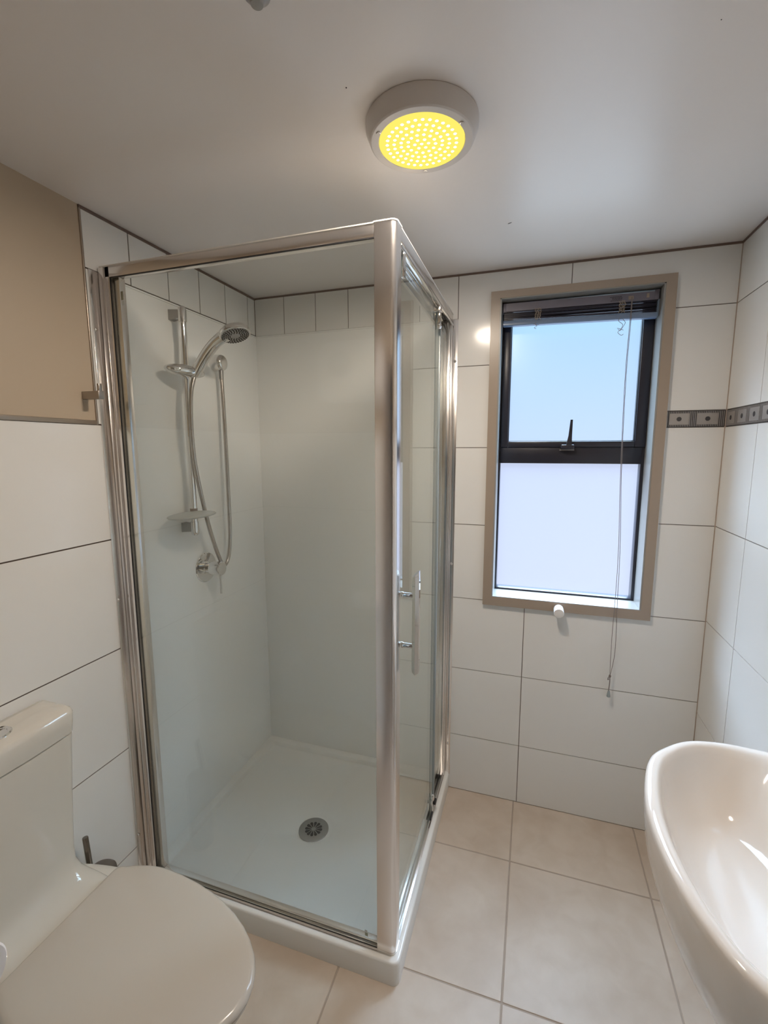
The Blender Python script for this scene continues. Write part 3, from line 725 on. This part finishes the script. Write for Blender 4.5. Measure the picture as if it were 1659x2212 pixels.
# ------------------------------------------------------------------ toilet brush
tb = thing('toilet_brush', (.060, -1.108, 0), 'dark steel toilet brush standing behind the toilet against the wall', 'toilet brush')
mb = MB(); mb.lathe([(.043, 0), (.0455, .004), (.0455, .300), (.044, .312), (.036, .320), (.018, .324), (.012, .324)], (.063, -1.105, 0), (0, 0, 1), mat('grey_brown_pot', (.16, .14, .12), .45, .3), 40); mb.build('pot', None, tb)
mb = MB(); mb.lathe([(.0, 0), (.0085, 0), (.0085, .148), (.0078, .150), (0, .151)], (.062, -1.135, .302), (-.13, .03, 1), BRONZE, 24); mb.build('handle', None, tb)

# ------------------------------------------------------------------ toilet roll on wall behind the camera's left
tr = thing('toilet_roll_holder', (.57, -1.715, .905), 'white toilet roll on its holder at far left edge of picture', 'toilet roll')
mb = MB(); mb.lathe([(.020, 0), (.044, 0), (.0465, .003), (.0465, .097), (.044, .1), (.020, .1)], (.520, -1.725, .918), (1, 0, 0), PAPER, 48); mb.build('roll', None, tr)
mb = MB(); mb.tube([(.655, D + .003, .955), (.655, -1.73, .955), (.655, -1.715, .95)], .005, CHROME, 12, True); mb.build('holder', None, tr)

# ------------------------------------------------------------------ basin
rimp = [(1.979, -.658), (1.878, -.651), (1.782, -.673), (1.70, -.74), (1.664, -.795), (1.64, -.874), (1.624, -.96), (1.621, -1.03), (1.624, -1.10), (1.636, -1.18), (1.658, -1.25), (1.692, -1.315), (1.765, -1.380), (1.862, -1.409), (1.979, -1.402)]
def crom(P, sub=5):
    Q = []
    P = [Vector(p) for p in P]
    for i in range(len(P) - 1):
        p0 = P[max(i - 1, 0)]; p1 = P[i]; p2 = P[i + 1]; p3 = P[min(i + 2, len(P) - 1)]
        for k in range(sub):
            t = k / sub; Q.append(.5 * ((2 * p1) + (p2 - p0) * t + (2 * p0 - 5 * p1 + 4 * p2 - p3) * t * t + (3 * p1 - p0 - 3 * p2 + p3) * t ** 3))
    Q.append(P[-1]); return Q
rc = crom(rimp, 10)
XW = W - .0035
rc = [Vector((XW - .002, -.664))] + rc + [Vector((XW - .002, -1.398))]
def outer(s, z): return wallside([(XW + (p.x - XW) * s, -1.03 + (p.y + 1.03) * s, z) for p in rc])
def inner(d, z):
    cx, cy = 1.835, -1.03; sx = 1 - d / .205; sy = 1 - d / .38
    m = min(max((d - .018) / .05, 0), 1); m = m * m * (3 - 2 * m)
    L = []
    for p in rc:
        x = cx + (p.x - cx) * sx; y = cy + (p.y - cy) * sy
        a = math.atan2((p.y - cy) / .38, (p.x - cx) / .2)
        ex = cx + .183 * math.cos(a) * (1 - (d - .03) / .19); ey = cy + .352 * math.sin(a) * (1 - (d - .03) / .36)
        L.append((x + (ex - x) * m, y + (ey - y) * m, z))
    # close the wall side with an arc instead of a straight back edge
    a0 = math.atan2((rc[-1].y - cy) / .38, (rc[-1].x - cx) / .2); a1 = math.atan2((rc[0].y - cy) / .38, (rc[0].x - cx) / .2)
    for k in range(1, 10):
        a = a0 + (a1 - a0) * k / 10; t = k / 10
        fx, fy = rc[-1].x, rc[-1].y + (rc[0].y - rc[-1].y) * t
        x = cx + (fx - cx) * sx; y = cy + (fy - cy) * sy
        ex = cx + .183 * math.cos(a) * (1 - (d - .03) / .19); ey = cy + .352 * math.sin(a) * (1 - (d - .03) / .36)
        L.append((x + (ex - x) * m, y + (ey - y) * m, z))
    return L
def wallside(L):
    a, b = L[-1], L[0]
    return L + [(a[0] + (b[0] - a[0]) * k / 10, a[1] + (b[1] - a[1]) * k / 10, a[2]) for k in range(1, 10)]
bs = thing('pedestal_basin', (1.83, -1.03, 0), 'large white ceramic wash basin on pedestal against the right wall', 'basin')
mb = MB()
mb.loft([outer(.34, .50), outer(.72, .505), outer(.77, .55), outer(.84, .60), outer(.905, .65), outer(.955, .70), outer(.985, .75), outer(.997, .80), outer(1.0, .832), outer(.998, .842), inner(.003, .848), inner(.008, .8515), inner(.016, .8525), inner(.024, .851), inner(.030, .846), inner(.036, .832), inner(.046, .805), inner(.062, .770), inner(.085, .735), inner(.115, .708), inner(.14, .697), inner(.17, .692)], CERAM)
mb.build('bowl', None, bs, 70)
mb = MB()
mb.loft([outer(.54, 0), outer(.53, .01), outer(.49, .06), outer(.455, .15), outer(.46, .22), outer(.50, .32), outer(.58, .41), outer(.66, .47), outer(.70, .503)], CERAM)
mb.build('pedestal', None, bs, 70)
mb = MB(); mb.lathe([(.0, -.004), (.022, -.004), (.022, .002), (.018, .004), (.010, .0035), (0, .003)], (1.876, -1.06, .6935), (0, 0, 1), CHROME, 32); mb.build('waste', None, bs)

# ------------------------------------------------------------------ wall heater (seen reflected in the shower glass)
wh = thing('wall_heater', (.535, D + .003, 1.89), 'rounded white wall heater with round grille, reflected in shower glass', 'heater')
mb = MB()
P0 = rrect(.355, .690, 1.885, 2.160, (.05, .07, .07, .05), 8)
P1 = rrect(.375, .670, 1.905, 2.140, (.04, .06, .06, .04), 8)
mb.loft([[(x, D + .002, z) for x, z in P0], [(x, D + .070, z) for x, z in P0], [(x, D + .090, z) for x, z in P1]], WHITEP)
mb.build('casing', None, wh, 50)
mb = MB()
for r in (.058, .047, .036, .025, .013):
    mb.lathe([(r, 0), (r, .003), (r - .004, .003), (r - .004, 0)], (.475, D + .090, 2.050), (0, 1, 0), mat('grille_grey', (.45, .44, .42), .5) if r == .058 else bpy.data.materials['grille_grey'], 40)
mb.build('grille', None, wh)
